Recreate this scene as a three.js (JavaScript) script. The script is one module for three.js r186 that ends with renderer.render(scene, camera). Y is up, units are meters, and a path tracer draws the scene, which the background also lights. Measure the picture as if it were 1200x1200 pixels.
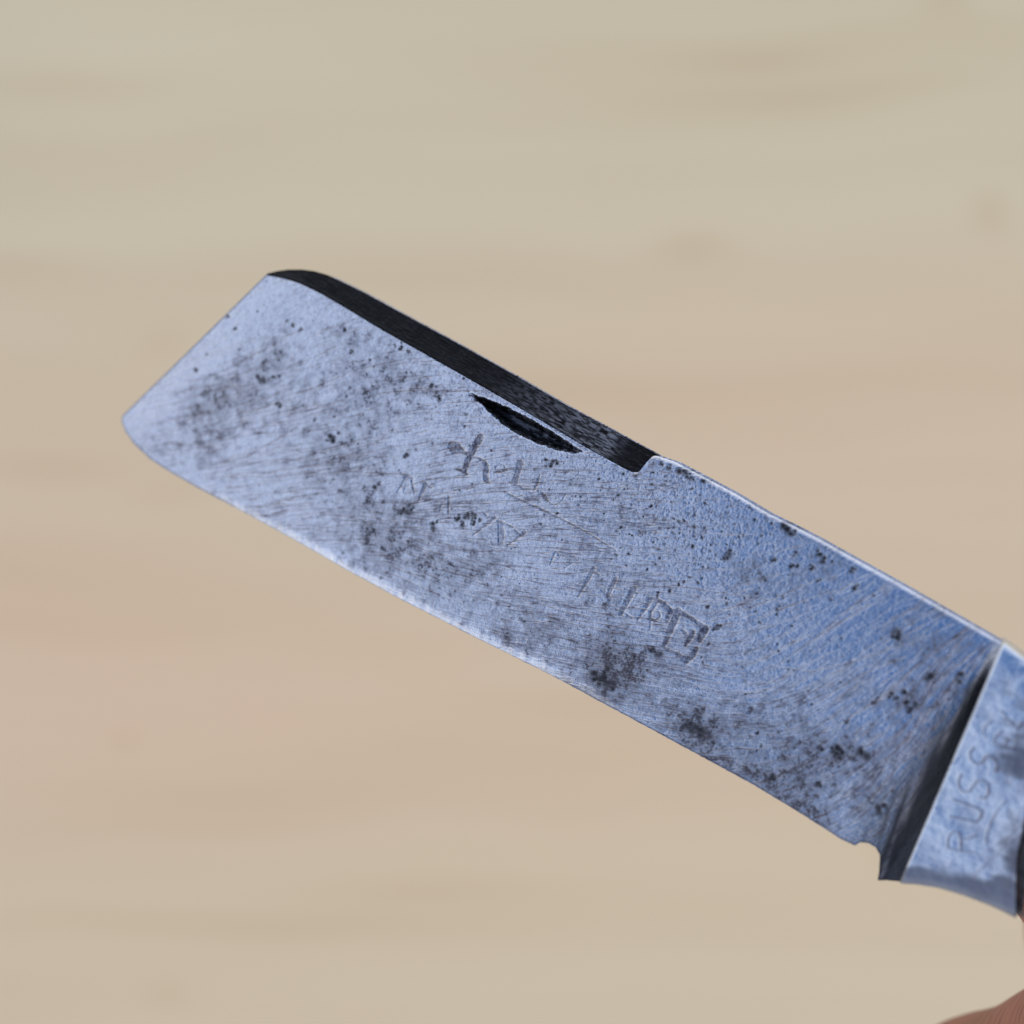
import * as THREE from 'three';
import { MarchingCubes } from 'three/addons/objects/MarchingCubes.js';
import { mergeGeometries, mergeVertices } from 'three/addons/utils/BufferGeometryUtils.js';

// ------------------------------------------------------------------ camera
const scene = new THREE.Scene();
const FOV = 40, HEIGHT = 0.42, REACH = 0.103;            // the lens looks straight down; the knife is held 10 cm below it
const camera = new THREE.PerspectiveCamera(FOV, 1, 0.01, 30);
camera.position.set(0, HEIGHT, 0);
camera.up.set(0, 0, -1);
camera.lookAt(0, 0, 0);
camera.focus = 0.1015;
camera.userData.fStop = 15.5;
scene.add(camera);

// ------------------------------------------------------------------ noise
function rng(seed) { let s = seed >>> 0; return () => { s = (s + 0x6D2B79F5) >>> 0; let t = Math.imul(s ^ (s >>> 15), 1 | s); t = (t + Math.imul(t ^ (t >>> 7), 61 | t)) ^ t; return ((t ^ (t >>> 14)) >>> 0) / 4294967296; }; }
function hash(ix, iy, k) { let h = Math.imul(ix, 374761393) + Math.imul(iy, 668265263) + Math.imul(k, 974634777); h = Math.imul(h ^ (h >>> 13), 1274126177); return ((h ^ (h >>> 16)) >>> 0) / 4294967296; }
function noise(x, y, k = 0) {
  const ix = Math.floor(x), iy = Math.floor(y), fx = x - ix, fy = y - iy;
  const u = fx * fx * fx * (fx * (fx * 6 - 15) + 10), v = fy * fy * fy * (fy * (fy * 6 - 15) + 10);
  const a = hash(ix, iy, k), b = hash(ix + 1, iy, k), c = hash(ix, iy + 1, k), d = hash(ix + 1, iy + 1, k);
  return (a + (b - a) * u + (c - a) * v + (a - b - c + d) * u * v) * 2 - 1;
}
function fbm(x, y, oct, k = 0, gain = 0.5) { let s = 0, a = 1, n = 0; for (let i = 0; i < oct; i++) { s += a * noise(x, y, k + i * 17); n += a; a *= gain; x = x * 2.03 + 11.3; y = y * 2.03 + 5.7; } return s / n; }
const clamp = (x, a = 0, b = 1) => Math.min(b, Math.max(a, x));
const smooth = (a, b, x) => { const t = clamp((x - a) / (b - a)); return t * t * (3 - 2 * t); };
const mix = (a, b, t) => a + (b - a) * t;

// ------------------------------------------------------------------ sky: thin bright haze low down, blue overhead
{
  const W = 512, H = 256, data = new Float32Array(W * H * 4);
  for (let j = 0; j < H; j++) for (let i = 0; i < W; i++) {
    const el = ((j + 0.5) / H - 0.5) * Math.PI, az = ((i + 0.5) / W - 0.5) * 2 * Math.PI;
    const y = Math.sin(el), c = Math.cos(el), up = clamp(y);
    const t = Math.pow(1 - up, 0.9);
    const veil = smooth(0.10, 0.26, t), low = smooth(0.5, 0.92, t);
    let r = mix(0.03, 0.575, veil) + 0.42 * low, g = mix(0.15, 0.72, veil) + 0.34 * low, b = mix(0.46, 1.07, veil) + 0.16 * low;
    const n = fbm(c * Math.cos(az) * 1.6 + 3.1, c * Math.sin(az) * 1.6 + y, 4, 5);
    const cl = 0.14 * smooth(-0.1, 0.6, n) * smooth(0.1, 0.5, t);
    r += cl; g += cl * 0.98; b += cl * 0.9;
    const k = 4 * (j * W + i);
    data[k] = r; data[k + 1] = g; data[k + 2] = b; data[k + 3] = 1;
  }
  const sky = new THREE.DataTexture(data, W, H, THREE.RGBAFormat, THREE.FloatType);
  sky.mapping = THREE.EquirectangularReflectionMapping;
  sky.magFilter = THREE.LinearFilter; sky.minFilter = THREE.LinearFilter; sky.needsUpdate = true;
  scene.background = sky; scene.environment = sky;
}
const sun = new THREE.DirectionalLight(new THREE.Color().setRGB(1, 0.87, 0.66), 2.0);
sun.position.set(0.75, 0.52, 0.5).multiplyScalar(2);
sun.castShadow = true; sun.shadow.radius = 36; sun.shadow.mapSize.set(2048, 2048);
Object.assign(sun.shadow.camera, { left: -0.8, right: 0.8, top: 0.8, bottom: -0.8, near: 0.1, far: 5 });
scene.add(sun); scene.add(sun.target);

const renderer = new THREE.WebGLRenderer({ antialias: true });
renderer.setSize(1024, 1024);
renderer.toneMapping = THREE.LinearToneMapping;
renderer.toneMappingExposure = 1.0;
renderer.shadowMap.enabled = true;

// ------------------------------------------------------------------ helpers
function tex8(data, w, h, srgb) {
  const t = new THREE.DataTexture(data, w, h, THREE.RGBAFormat, THREE.UnsignedByteType);
  t.magFilter = THREE.LinearFilter; t.minFilter = THREE.LinearMipmapLinearFilter; t.generateMipmaps = true;
  if (srgb) t.colorSpace = THREE.SRGBColorSpace;
  t.needsUpdate = true; return t;
}
function texF(h, w, hh) {
  const d = new Float32Array(w * hh * 4);
  for (let i = 0; i < w * hh; i++) { d[4 * i] = d[4 * i + 1] = d[4 * i + 2] = h[i]; d[4 * i + 3] = 1; }
  const t = new THREE.DataTexture(d, w, hh, THREE.RGBAFormat, THREE.FloatType);
  t.magFilter = THREE.LinearFilter; t.minFilter = THREE.LinearFilter; t.needsUpdate = true; return t;
}
const toS = (c) => 255 * (c <= 0.0031308 ? 12.92 * c : 1.055 * Math.pow(c, 1 / 2.4) - 0.055);
function mesh(name, geometry, material, parent) { const m = new THREE.Mesh(geometry, material); m.name = name; m.castShadow = m.receiveShadow = true; parent.add(m); return m; }
const MM = 0.001;

// ------------------------------------------------------------------ table top
{
  const N = 1024, SIZE = 0.62, col = new Uint8Array(N * N * 4), bump = new Float32Array(N * N);
  const smudges = []; const r = rng(4);
  for (let i = 0; i < 110; i++) smudges.push(i % 3 ? [r(), r(), 0.018 + 0.05 * r(), 0.0016 + 0.0022 * r(), 0.16 + 0.34 * r()] : [r(), r(), 0.004 + 0.008 * r(), 0.002 + 0.003 * r(), 0.2 + 0.35 * r()]);
  for (let j = 0; j < N; j++) for (let i = 0; i < N; i++) {
    const x = i / N * SIZE, y = j / N * SIZE;
    const yw = y + 0.010 * fbm(x * 5, y * 4, 3, 2) + 0.0025 * fbm(x * 22, y * 20, 2, 9);
    let rings = 0.5 + 0.5 * Math.sin(yw * 260 + 3.5 * fbm(x * 2.2, yw * 22, 3, 31));
    rings = Math.pow(rings, 3);
    const band = fbm(x * 2.4, yw * 30, 3, 41), fine = fbm(x * 14, yw * 420, 3, 51), hue = fbm(x * 2.0 + 4, yw * 9, 2, 61);
    let d = 0.20 * rings * smooth(-0.5, 0.7, fbm(x * 4, yw * 14, 2, 77)) + 0.26 * smooth(-0.1, 0.7, band) + 0.10 * fine;
    for (const s of smudges) { const dx = (x - s[0] * SIZE) / s[2], dy = (yw - s[1] * SIZE) / s[3], q = dx * dx + dy * dy; if (q < 9) d += s[4] * Math.exp(-q); }
    d = clamp(d, -0.1, 1);
    const warmCast = smooth(0.31, 0.46, yw / SIZE + 0.05 * hue) * smooth(0.70, 0.56, yw / SIZE + 0.05 * hue) * (0.75 + 0.6 * fbm(x * 5 + 2, yw * 8, 2, 67));   // lens colour shading painted into the wood as a warm band along the grain
    const lowTint = smooth(0.43, 0.33, yw / SIZE + 0.05 * hue);  // slightly yellower tone towards the lower part of the top
    const R = mix(0.70, 0.61, d) * (1 + 0.045 * hue + 0.045 * warmCast), G = mix(0.562, 0.450, d) * (1 - 0.03 * hue) * (1 - 0.085 * warmCast) * (1 - 0.025 * lowTint), B = mix(0.345, 0.245, d) * (1 - 0.04 * hue) * (1 - 0.10 * warmCast) * (1 - 0.04 * lowTint) * 0.985;
    const k = 4 * (j * N + i);
    col[k] = toS(R); col[k + 1] = toS(G); col[k + 2] = toS(B); col[k + 3] = 255;
    bump[j * N + i] = 0.5 + 0.5 * fine;
  }
  const map = tex8(col, N, N, true), bm = texF(bump, N, N);
  for (const t of [map, bm]) { t.wrapS = t.wrapT = THREE.MirroredRepeatWrapping; }
  const g = new THREE.BoxGeometry(1.5, 0.03, 1.0), p = g.attributes.position, uv = g.attributes.uv;
  for (let i = 0; i < p.count; i++) uv.setXY(i, (p.getX(i) + 0.31) / SIZE, (-p.getZ(i) + p.getY(i) + 0.31) / SIZE);
  const m = mesh('table_top', g, new THREE.MeshStandardMaterial({ map, bumpMap: bm, bumpScale: 0.00004, roughness: 0.62 }), scene);
  m.position.set(0, -0.015, 0);
  m.userData = { kind: 'structure', label: 'pale wooden table top with soft horizontal grain under the knife', category: 'table top' };
}

// ------------------------------------------------------------------ the knife's frame: x from tip to handle, y to the spine, z out of the face, in mm
const TAN = Math.tan(FOV * Math.PI / 360);
const N0 = new THREE.Vector3(-0.345, 1, 0.01).normalize();
const P0 = new THREE.Vector3(0, HEIGHT - REACH, 0);
function onPlane(px, py, z) {                             // a measured picture point on the plane z mm above the blade's face
  const d = new THREE.Vector3((px - 600) / 600 * TAN, -1, (py - 600) / 600 * TAN);
  const o = P0.clone().addScaledVector(N0, z * MM);
  const t = o.sub(camera.position).dot(N0) / d.dot(N0);
  return d.multiplyScalar(t).add(camera.position);
}
const E1 = onPlane(1120, 722, 0).sub(onPlane(385, 324, 0)).normalize();
const E2 = new THREE.Vector3().crossVectors(N0, E1);
function mm(px, py, z = 0) { const p = onPlane(px, py, z).sub(P0); return [p.dot(E1) / MM, p.dot(E2) / MM]; }
const AXIS = Math.atan2(722 - 324, 1120 - 385);           // slope of the blade in the picture, downwards

const knife = new THREE.Group();
knife.name = 'folding_knife';
knife.position.copy(P0);
knife.quaternion.setFromRotationMatrix(new THREE.Matrix4().makeBasis(E1, E2, N0));
knife.userData = { label: 'worn steel folding knife with stamped blade and bolster, held above the table', category: 'knife' };
scene.add(knife);

function poly(list, z = 0) { return list.map(([x, y, s]) => { const q = mm(x, y, z); return s === undefined ? q : [q[0], q[1], s]; }); }
function along(pts, s) {                                   // a point of a line whose points carry their own s
  let i = 0; while (i < pts.length - 2 && pts[i + 1][2] < s) i++;
  const a = pts[i], b = pts[i + 1], t = clamp((s - a[2]) / (b[2] - a[2] || 1));
  return [mix(a[0], b[0], t), mix(a[1], b[1], t)];
}
function segDist(x, y, a, b) { const vx = b[0] - a[0], vy = b[1] - a[1], t = clamp(((x - a[0]) * vx + (y - a[1]) * vy) / (vx * vx + vy * vy || 1)); return Math.hypot(x - a[0] - t * vx, y - a[1] - t * vy); }
function lineDist(x, y, pts) { let d = 1e9; for (let i = 0; i + 1 < pts.length; i++) d = Math.min(d, segDist(x, y, pts[i], pts[i + 1])); return d; }
function inside(x, y, pts) { let r = false; for (let i = 0, j = pts.length - 1; i < pts.length; j = i++) { const a = pts[i], b = pts[j]; if ((a[1] > y) !== (b[1] > y) && x < (b[0] - a[0]) * (y - a[1]) / (b[1] - a[1]) + a[0]) r = !r; } return r; }

// outline of the blade (picture points measured at 1200 px, then taken to mm on the blade's plane)
const sx = (x) => (x - 312) / (1196 - 312);
const withS = (l) => l.map(([x, y, s]) => [x, y, s === undefined ? sx(x) : s]);
const SPINE = poly(withS([[312, 321, 0], [322, 317], [334, 314.5], [348, 314], [362, 315.5], [376, 319.5], [388, 325], [420, 341], [460, 363], [530, 401], [600, 440], [660, 475], [705, 499], [748, 522.5], [757, 527], [764, 531.5], [769, 534], [790, 541], [830, 562], [860, 578], [880, 590], [900, 602], [930, 616.5], [960, 632], [1010, 660], [1050, 682], [1120, 722], [1172, 752], [1196, 766]]));
const FACE_TOP = poly([[312, 321, 0], [320, 322.5, sx(322)], [334, 325.5, sx(334)], [352, 331.5, sx(352)], [376, 343, sx(372)], [400, 357, sx(395)], [450, 387, sx(445)], [500, 415, sx(495)], [560, 449, sx(553)], [620, 483.5, sx(612)], [690, 525, sx(682)], [730, 547, sx(722)], [740, 552, sx(736)], [746, 553.5, sx(743)], [752, 551, sx(749)], [757, 545, sx(754)], [761, 538, sx(760)], [765, 534, sx(765)], [769, 534, sx(769)], [790, 541, sx(790)], [830, 562, sx(830)], [860, 578, sx(860)], [880, 590, sx(880)], [900, 602, sx(900)], [930, 616.5, sx(930)], [960, 632, sx(960)], [1010, 660, sx(1010)], [1050, 682, sx(1050)], [1120, 722, sx(1120)], [1172, 752, sx(1172)], [1196, 766, 1]]);
const CHAMFER = poly([[306, 319], [320, 322.5], [334, 325.5], [352, 331.5], [376, 343], [400, 357], [450, 387], [500, 415], [560, 449], [620, 483.5], [690, 525], [730, 547], [800, 585]]);
const EDGE = poly([[143, 487, 0], [142, 494, 0.008], [147, 506, 0.02], [158, 521, 0.036], [176, 538, 0.058], [204, 556, 0.09], [232, 572, 0.12], [290, 603, 0.185], [350, 636, 0.255], [400, 665, 0.315], [460, 698, 0.38], [550, 744, 0.475], [640, 789, 0.57], [700, 821, 0.635], [740, 842, 0.675], [810, 880, 0.75], [880, 918, 0.825], [930, 948, 0.88], [960, 967, 0.91], [985, 983, 0.93], [1002, 991, 0.944], [1008, 987, 0.95], [1018, 988, 0.956], [1026, 993, 0.962], [1031, 1002, 0.967], [1031, 1016, 0.972], [1028, 1033, 0.978], [1075, 1037, 1]]);
const BOLSTER_FRONT = poly([[1176, 744], [1058, 1032]]);
const NICK = poly([[552, 460], [560, 464], [575, 468], [600, 479], [640, 501], [665, 517], [684, 530], [672, 531.5], [655, 528], [630, 520], [606, 508], [588, 496], [572, 482], [562, 472]]);
const S_NOTCH = sx(769);
const TIP_LINE = [FACE_TOP[0], EDGE[0]];

// ------------------------------------------------------------------ the blade's surface: steel, patina, pits, scratches, stamps
const TX0 = -36, TY0 = -13, TW = 78, TPX = 2048, TH = 26, TPY = 683, PMM = TPX / TW;
class Layer {
  constructor(w, h, x0, y0, pmm) { Object.assign(this, { w, h, x0, y0, pmm, a: new Float32Array(w * h) }); }
  stroke(pts, widths, depth, soft = 0.035) {              // an engraved line with a soft rim; the deepest wins
    const W = (i) => (Array.isArray(widths) ? widths[Math.min(i, widths.length - 1)] : widths);
    for (let i = 0; i + 1 < pts.length; i++) {
      const a = pts[i], b = pts[i + 1], m = Math.max(W(i), W(i + 1)) / 2 + soft * 2;
      const i0 = Math.max(0, Math.floor((Math.min(a[0], b[0]) - m - this.x0) * this.pmm)), i1 = Math.min(this.w - 1, Math.ceil((Math.max(a[0], b[0]) + m - this.x0) * this.pmm));
      const j0 = Math.max(0, Math.floor((Math.min(a[1], b[1]) - m - this.y0) * this.pmm)), j1 = Math.min(this.h - 1, Math.ceil((Math.max(a[1], b[1]) + m - this.y0) * this.pmm));
      const vx = b[0] - a[0], vy = b[1] - a[1], vv = vx * vx + vy * vy || 1;
      for (let j = j0; j <= j1; j++) for (let k = i0; k <= i1; k++) {
        const x = this.x0 + (k + 0.5) / this.pmm, y = this.y0 + (j + 0.5) / this.pmm;
        const t = clamp(((x - a[0]) * vx + (y - a[1]) * vy) / vv), d = Math.hypot(x - a[0] - t * vx, y - a[1] - t * vy);
        const hw = mix(W(i), W(i + 1), t) / 2, c = depth * (1 - smooth(hw - soft, hw + soft, d));
        if (c > this.a[j * this.w + k]) this.a[j * this.w + k] = c;
      }
    }
  }
  dot(x, y, r, v, soft = 0.5) { this.stroke([[x, y], [x + 1e-4, y]], 2 * r, v, r * soft); }
  at(x, y) { const i = clamp(Math.floor((x - this.x0) * this.pmm), 0, this.w - 1), j = clamp(Math.floor((y - this.y0) * this.pmm), 0, this.h - 1); return this.a[j * this.w + i]; }
}
const P16 = 1 / 16.2;                                      // mm per picture pixel on the blade, for widths

function bladeMaps() {
  const stamp = new Layer(TPX, TPY, TX0, TY0, PMM), scratch = new Layer(TPX, TPY, TX0, TY0, PMM), pit = new Layer(TPX, TPY, TX0, TY0, PMM);
  const S = (pts, w, d) => stamp.stroke(poly(pts), Array.isArray(w) ? w.map((q) => q * P16 * 1.1) : w * P16 * 1.1, d, 0.045);
  // first row of the stamp, near the nail nick
  S([[563, 512], [556, 524], [549, 538], [544, 552]], [8.5, 8, 7, 6], 1); { const [a, b] = mm(534, 524.5); stamp.dot(a, b, 7.5 * P16, 1, 0.2); }
  S([[535, 550], [541, 551.5], [547, 555]], [2.5, 4, 3], 1);
  S([[530, 522], [535, 525]], [10, 12], 1); S([[537, 526], [544, 529.5], [550, 533]], [9, 4.5, 4], 1);
  S([[553, 536], [560, 536.5], [567, 540], [570.7, 546], [569.5, 556], [570, 562], [574, 567]], [3, 3, 4, 5, 6.5, 6, 1.5], 0.9);
  S([[580, 553.5], [586, 552], [594, 550.5]], [2.5, 4, 2.5], 0.9); S([[581, 548], [586, 543.5], [591, 545], [593, 550]], 1.6, 0.4);
  S([[610, 543], [607, 554], [603.5, 564]], [8, 5.5, 7], 0.8); S([[598, 565], [606, 568.5], [614, 573], [626, 573.5], [630, 566], [633, 556]], [3, 2.5, 3, 3, 2.5, 1.5], 0.75);
  S([[636, 578], [639, 583], [642, 587.5]], [3, 5, 2.5], 0.9); S([[631, 587], [634, 588]], 2, 0.6); S([[642, 587], [650, 592], [659, 587], [663, 579]], 1.5, 0.5);
  S([[592, 576.5], [606, 584], [625, 592.5], [645, 602], [664, 611], [690, 625], [722, 645]], [2.5, 3, 3.2, 3, 2.4, 2, 1], 0.8);
  // second row
  S([[471, 555], [476, 558], [483, 560]], [3, 4, 4], 0.6); S([[476, 558.5], [472, 567], [466, 576]], [3, 3, 1.2], 0.55); S([[482.5, 560], [484, 570], [486, 579]], [3, 2.5, 1.2], 0.55); S([[478, 563], [476, 576]], [5, 7], 0.25);
  S([[499, 567], [495, 577], [490.5, 587]], [5, 4, 1.5], 0.6); S([[494, 566], [500, 568], [506, 571.5]], [2, 2.5, 2.5], 0.6);
  S([[526, 581.5], [526, 591], [525.5, 601]], [2.5, 3, 1.5], 0.75); S([[524, 585], [518, 590], [515, 600]], [3, 2.5, 1.5], 0.4); S([[512, 589], [519, 588]], 1.4, 0.6);
  S([[580, 606.5], [571, 614], [563, 620], [555, 627]], [4, 3.6, 3, 1.5], 0.75); S([[568, 602], [572, 606], [577, 606], [582, 608]], [2, 2.5, 2.5, 2], 0.7);
  S([[587, 613], [588, 624], [587, 636]], [5, 7.5, 6.5], 0.5); S([[584, 610], [592, 614], [602, 618]], [3, 4, 2], 0.65); S([[584.5, 612], [585, 634]], 1.6, 0.6);
  S([[615, 623.5], [606, 631], [595, 639]], [4.5, 3.2, 1.5], 0.75); S([[604, 621], [608, 625], [614, 628]], [2, 3, 2], 0.55);
  // third row
  S([[652, 646], [648, 654], [645, 662]], [2, 2.5, 1.2], 0.5); S([[652, 646.5], [655, 650], [660, 652]], [3, 3, 2], 0.55); S([[657, 652], [666, 650.5], [674, 652]], 1.6, 0.5); S([[662, 665.5], [670, 660], [679, 656]], 1.6, 0.5);
  S([[696, 666], [689, 680], [678, 699]], [5, 4, 2], 0.6); S([[682, 668], [692, 668], [702, 673.5]], [3, 5, 3], 0.6);
  S([[722, 677], [717, 688], [712, 699]], [4, 5, 4], 0.7); S([[700, 686], [708, 692], [716, 703]], [3, 5, 4], 0.4);
  S([[743, 690], [736, 703], [728, 719]], [7, 6.5, 5], 0.75); S([[733, 690], [740, 692], [748, 696]], 2.4, 0.5); S([[722, 714], [734, 719], [741, 724]], 2.2, 0.45);
  S([[763, 702], [756, 713], [748, 726]], [5, 4.5, 2.5], 0.7); S([[760, 700], [770, 702], [779, 708], [786, 716], [782, 727]], [3, 4, 5, 7, 4.5], 0.85); S([[770, 707], [763, 717], [762, 724], [768, 728], [774, 722], [772, 716]], [3, 3, 3, 2.6, 2.6, 2], 0.75); S([[763, 727], [762, 738]], 2, 0.45);
  S([[795, 716], [789, 731], [778, 757]], [8, 7.5, 5], 0.8); S([[790, 714], [800, 719], [810, 724.5], [818, 730], [826, 737], [820, 750]], [3, 5, 5, 5, 9, 6], 1); S([[813, 740], [808, 749], [803, 757]], [4, 6, 2.5], 0.9); S([[800, 738], [806, 745]], [3, 4], 0.6);
  S([[776, 757], [786, 763], [797, 768], [805, 773]], [3, 4, 5, 6], 0.75); S([[816, 760], [812, 767], [804, 776]], [5, 7, 5], 1);

  // scratches follow the way the blade was rubbed: [picture x, y, angle (up to the right), how many]
  const F = [[250, 470, 12, 0.75], [200, 545, 6, 0.55], [320, 550, 6, 0.8], [290, 380, 20, 0.05], [400, 450, 14, 0.18], [420, 540, 10, 0.5], [450, 610, -4, 0.8], [490, 560, 12, 1.0], [560, 570, 8, 1.15], [630, 600, 3, 1.2], [690, 640, -4, 1.1], [740, 680, -2, 0.9], [620, 690, -5, 1.0], [560, 690, -12, 1.0], [680, 760, -9, 1.2], [480, 670, -16, 0.9], [800, 800, -9, 1.2], [760, 740, -6, 1.0], [870, 870, 4, 1.2], [930, 930, 26, 1.3], [985, 965, 32, 1.3], [1000, 850, 36, 0.4], [1050, 700, 32, 0.28], [1110, 850, 56, 0.7], [1060, 940, 52, 0.8], [940, 760, 32, 0.22], [600, 430, -14, 0.3], [540, 470, 0, 0.3], [850, 620, 0, 0.04], [780, 600, 0, 0.10], [900, 700, 20, 0.06], [660, 520, 0, 0.5]].map(([x, y, a, n]) => [...mm(x, y), (a * Math.PI / 180) + AXIS, n]);
  const field = (x, y) => { let c = 0, s = 0, n = 0, w = 0; for (const f of F) { const q = 1 / Math.pow(0.6 + (x - f[0]) ** 2 + (y - f[1]) ** 2, 2); c += q * Math.cos(f[2]); s += q * Math.sin(f[2]); n += q * f[3]; w += q; } return [Math.atan2(s, c), n / w]; };
  const r = rng(77);
  for (let i = 0; i < 15000; i++) {
    let x = -34 + 74 * r(), y = -12 + 24 * r();
    const [, den] = field(x, y);
    if (r() > den * 0.55 * (0.35 + 1.3 * smooth(-0.25, 0.4, fbm(x * 0.5, y * 0.9, 2, 91)))) continue;
    const len = 1.0 + 7.0 * Math.pow(r(), 1.7), w = 0.055 + 0.06 * r() * r(), d = 0.38 + 0.62 * Math.pow(r(), 1.3), off = (r() - 0.5) * 0.17, ph = 50 * r(), st = 0.22;
    const pts = [[x, y]], ws = [0.012];
    for (let k = 0, n = Math.max(2, Math.round(len / st)); k < n; k++) { const a = field(x, y)[0] + off + 0.16 * noise(k * 0.3, ph); x += st * Math.cos(a); y += st * Math.sin(a); pts.push([x, y]); ws.push(w * (0.55 + 0.45 * noise(k * 0.7, ph, 3)) * Math.sin(Math.PI * clamp((k + 1) / (n + 0.6), 0.06, 0.94))); }
    scratch.stroke(pts, ws, d, 0.022);
  }
  for (let i = 0; i < 15000; i++) {                        // the faint, fine lines of the rubbing
    let x = -34 + 74 * r(), y = -12 + 24 * r();
    const a = field(x, y)[0] + (r() - 0.5) * 0.5, l = 0.4 + 2.6 * r() * r();
    scratch.stroke([[x, y], [x + l * Math.cos(a), y + l * Math.sin(a)]], [0.03, 0.045], 0.10 + 0.24 * r() * r(), 0.02);
  }
  const longOnes = [[[620, 577], [680, 578], [760, 577]], [[660, 587], [720, 588]], [[470, 572], [500, 562], [560, 555]], [[500, 575], [570, 566], [640, 566]], [[480, 590], [560, 578], [640, 572]], [[700, 722], [760, 706], [850, 703]], [[690, 690], [740, 688], [800, 686]], [[742, 690], [800, 688], [870, 698], [920, 706]], [[945, 755], [960, 745], [985, 730], [1010, 715], [1035, 703]], [[930, 765], [975, 735], [1020, 708]], [[900, 780], [950, 787], [1000, 775]], [[955, 800], [1000, 775], [1060, 755]], [[960, 870], [1000, 838], [1060, 805]], [[930, 840], [1010, 790], [1060, 770]], [[1020, 905], [1065, 885], [1120, 848]], [[1000, 920], [1060, 893], [1115, 855]], [[975, 930], [1000, 905], [1030, 880]], [[530, 690], [620, 700], [720, 722]], [[610, 720], [700, 730], [790, 748]], [[560, 640], [620, 632], [700, 640]], [[300, 560], [400, 552], [480, 556]], [[230, 545], [290, 535], [350, 500]], [[600, 480], [560, 470], [520, 472]]];
  for (const l of longOnes) scratch.stroke(poly(l), [0.02, 0.06, 0.055, 0.02], 0.85, 0.028);
  // fine pits over the upper ricasso, sparser elsewhere
  const pitMap = [[780, 590, 70, 1], [720, 560, 50, 0.7], [850, 640, 70, 0.8], [800, 660, 60, 0.6], [660, 590, 40, 0.5], [960, 680, 80, 0.35], [640, 540, 40, 0.4], [450, 620, 90, 0.3], [430, 420, 90, 0.2], [900, 760, 80, 0.2], [860, 860, 60, 0.3]].map(([x, y, q, a]) => [...mm(x, y), q * P16, a]);
  for (let i = 0; i < 7000; i++) {
    const x = -34 + 74 * r(), y = -12 + 24 * r(); let p = 0.025; for (const q of pitMap) p += q[3] * Math.exp(-((x - q[0]) ** 2 + (y - q[1]) ** 2) / (q[2] * q[2]));
    if (r() > p * 0.55) continue;
    const R = 0.04 + 0.11 * Math.pow(r(), 2.0), e = r() * 6.28, l = R * r() * 1.2;
    pit.stroke([[x, y], [x + l * Math.cos(e), y + l * Math.sin(e)]], [R * 1.6, R * (0.8 + r())], 0.45 + 0.55 * r(), R * 0.5);
  }
  const bigPits = [[308, 446, 6], [303, 443, 4], [320, 441, 3], [327, 474, 5], [389, 513, 6], [396, 508, 3], [384, 517, 3], [344, 381, 3.5], [352, 386, 3], [336, 376, 2.5], [275, 385, 3], [266, 371, 3], [229, 434, 4], [302, 365, 2], [242, 415, 2], [281, 410, 2], [404, 386, 3], [412, 412, 3], [476, 533, 4], [440, 571, 4], [444, 566, 3], [474, 598, 6], [481, 594, 5], [468, 601, 4], [507, 615, 5], [512, 611, 3], [536, 606, 5], [547, 604, 5], [555, 605, 5], [554, 612, 4.5], [542, 613, 4], [563, 609, 3], [851, 651, 5.5], [856, 646, 4], [848, 655, 3], [784, 546, 4], [800, 553, 6], [806, 557, 5], [795, 551, 4], [825, 564, 3], [775, 542, 3], [920, 618, 6], [929, 625, 5], [917, 616, 4], [842, 734, 4], [838, 737, 3], [959, 648, 5], [965, 656, 4], [1000, 668, 4], [1004, 688, 4], [1050, 744, 7], [1053, 748, 4], [907, 656, 4], [930, 664, 4], [951, 664, 4], [960, 680, 3], [1047, 816, 6], [1062, 824, 5], [1066, 832, 5], [1060, 812, 4], [1074, 826, 4], [1088, 793, 6], [1127, 790, 5], [1122, 798, 4], [1012, 884, 7], [1010, 880, 5], [978, 876, 6], [986, 880, 5], [962, 878, 4], [982, 886, 5], [993, 846, 3], [1024, 823, 3], [706, 797, 8], [716, 803, 7], [697, 792, 6], [710, 786, 5], [812, 852, 8], [806, 849, 6], [822, 858, 5], [800, 853, 4], [773, 768, 5], [765, 763, 4], [640, 540, 3], [646, 545, 4], [651, 541, 4], [640, 546, 2], [558, 466, 4], [552, 463, 3], [510, 462, 4], [514, 466, 4], [506, 452, 3], [470, 408, 3], [478, 412, 3], [463, 405, 2], [880, 832, 4], [905, 912, 5], [1030, 950, 6], [1036, 945, 4], [960, 920, 4], [1108, 950, 4]];
  const pitBlobs = [];
  for (const [x, y, q] of bigPits) { const [a, b] = mm(x, y), R = q * P16; for (let k = 0; k < 6; k++) { const e = r() * 6.28, l = R * 0.75 * Math.sqrt(r()); pit.dot(a + l * Math.cos(e), b + l * Math.sin(e), R * (0.25 + 0.4 * r()), 0.6 + 0.4 * r(), 0.7); } pitBlobs.push([a, b, R * 2.4]); }

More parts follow.
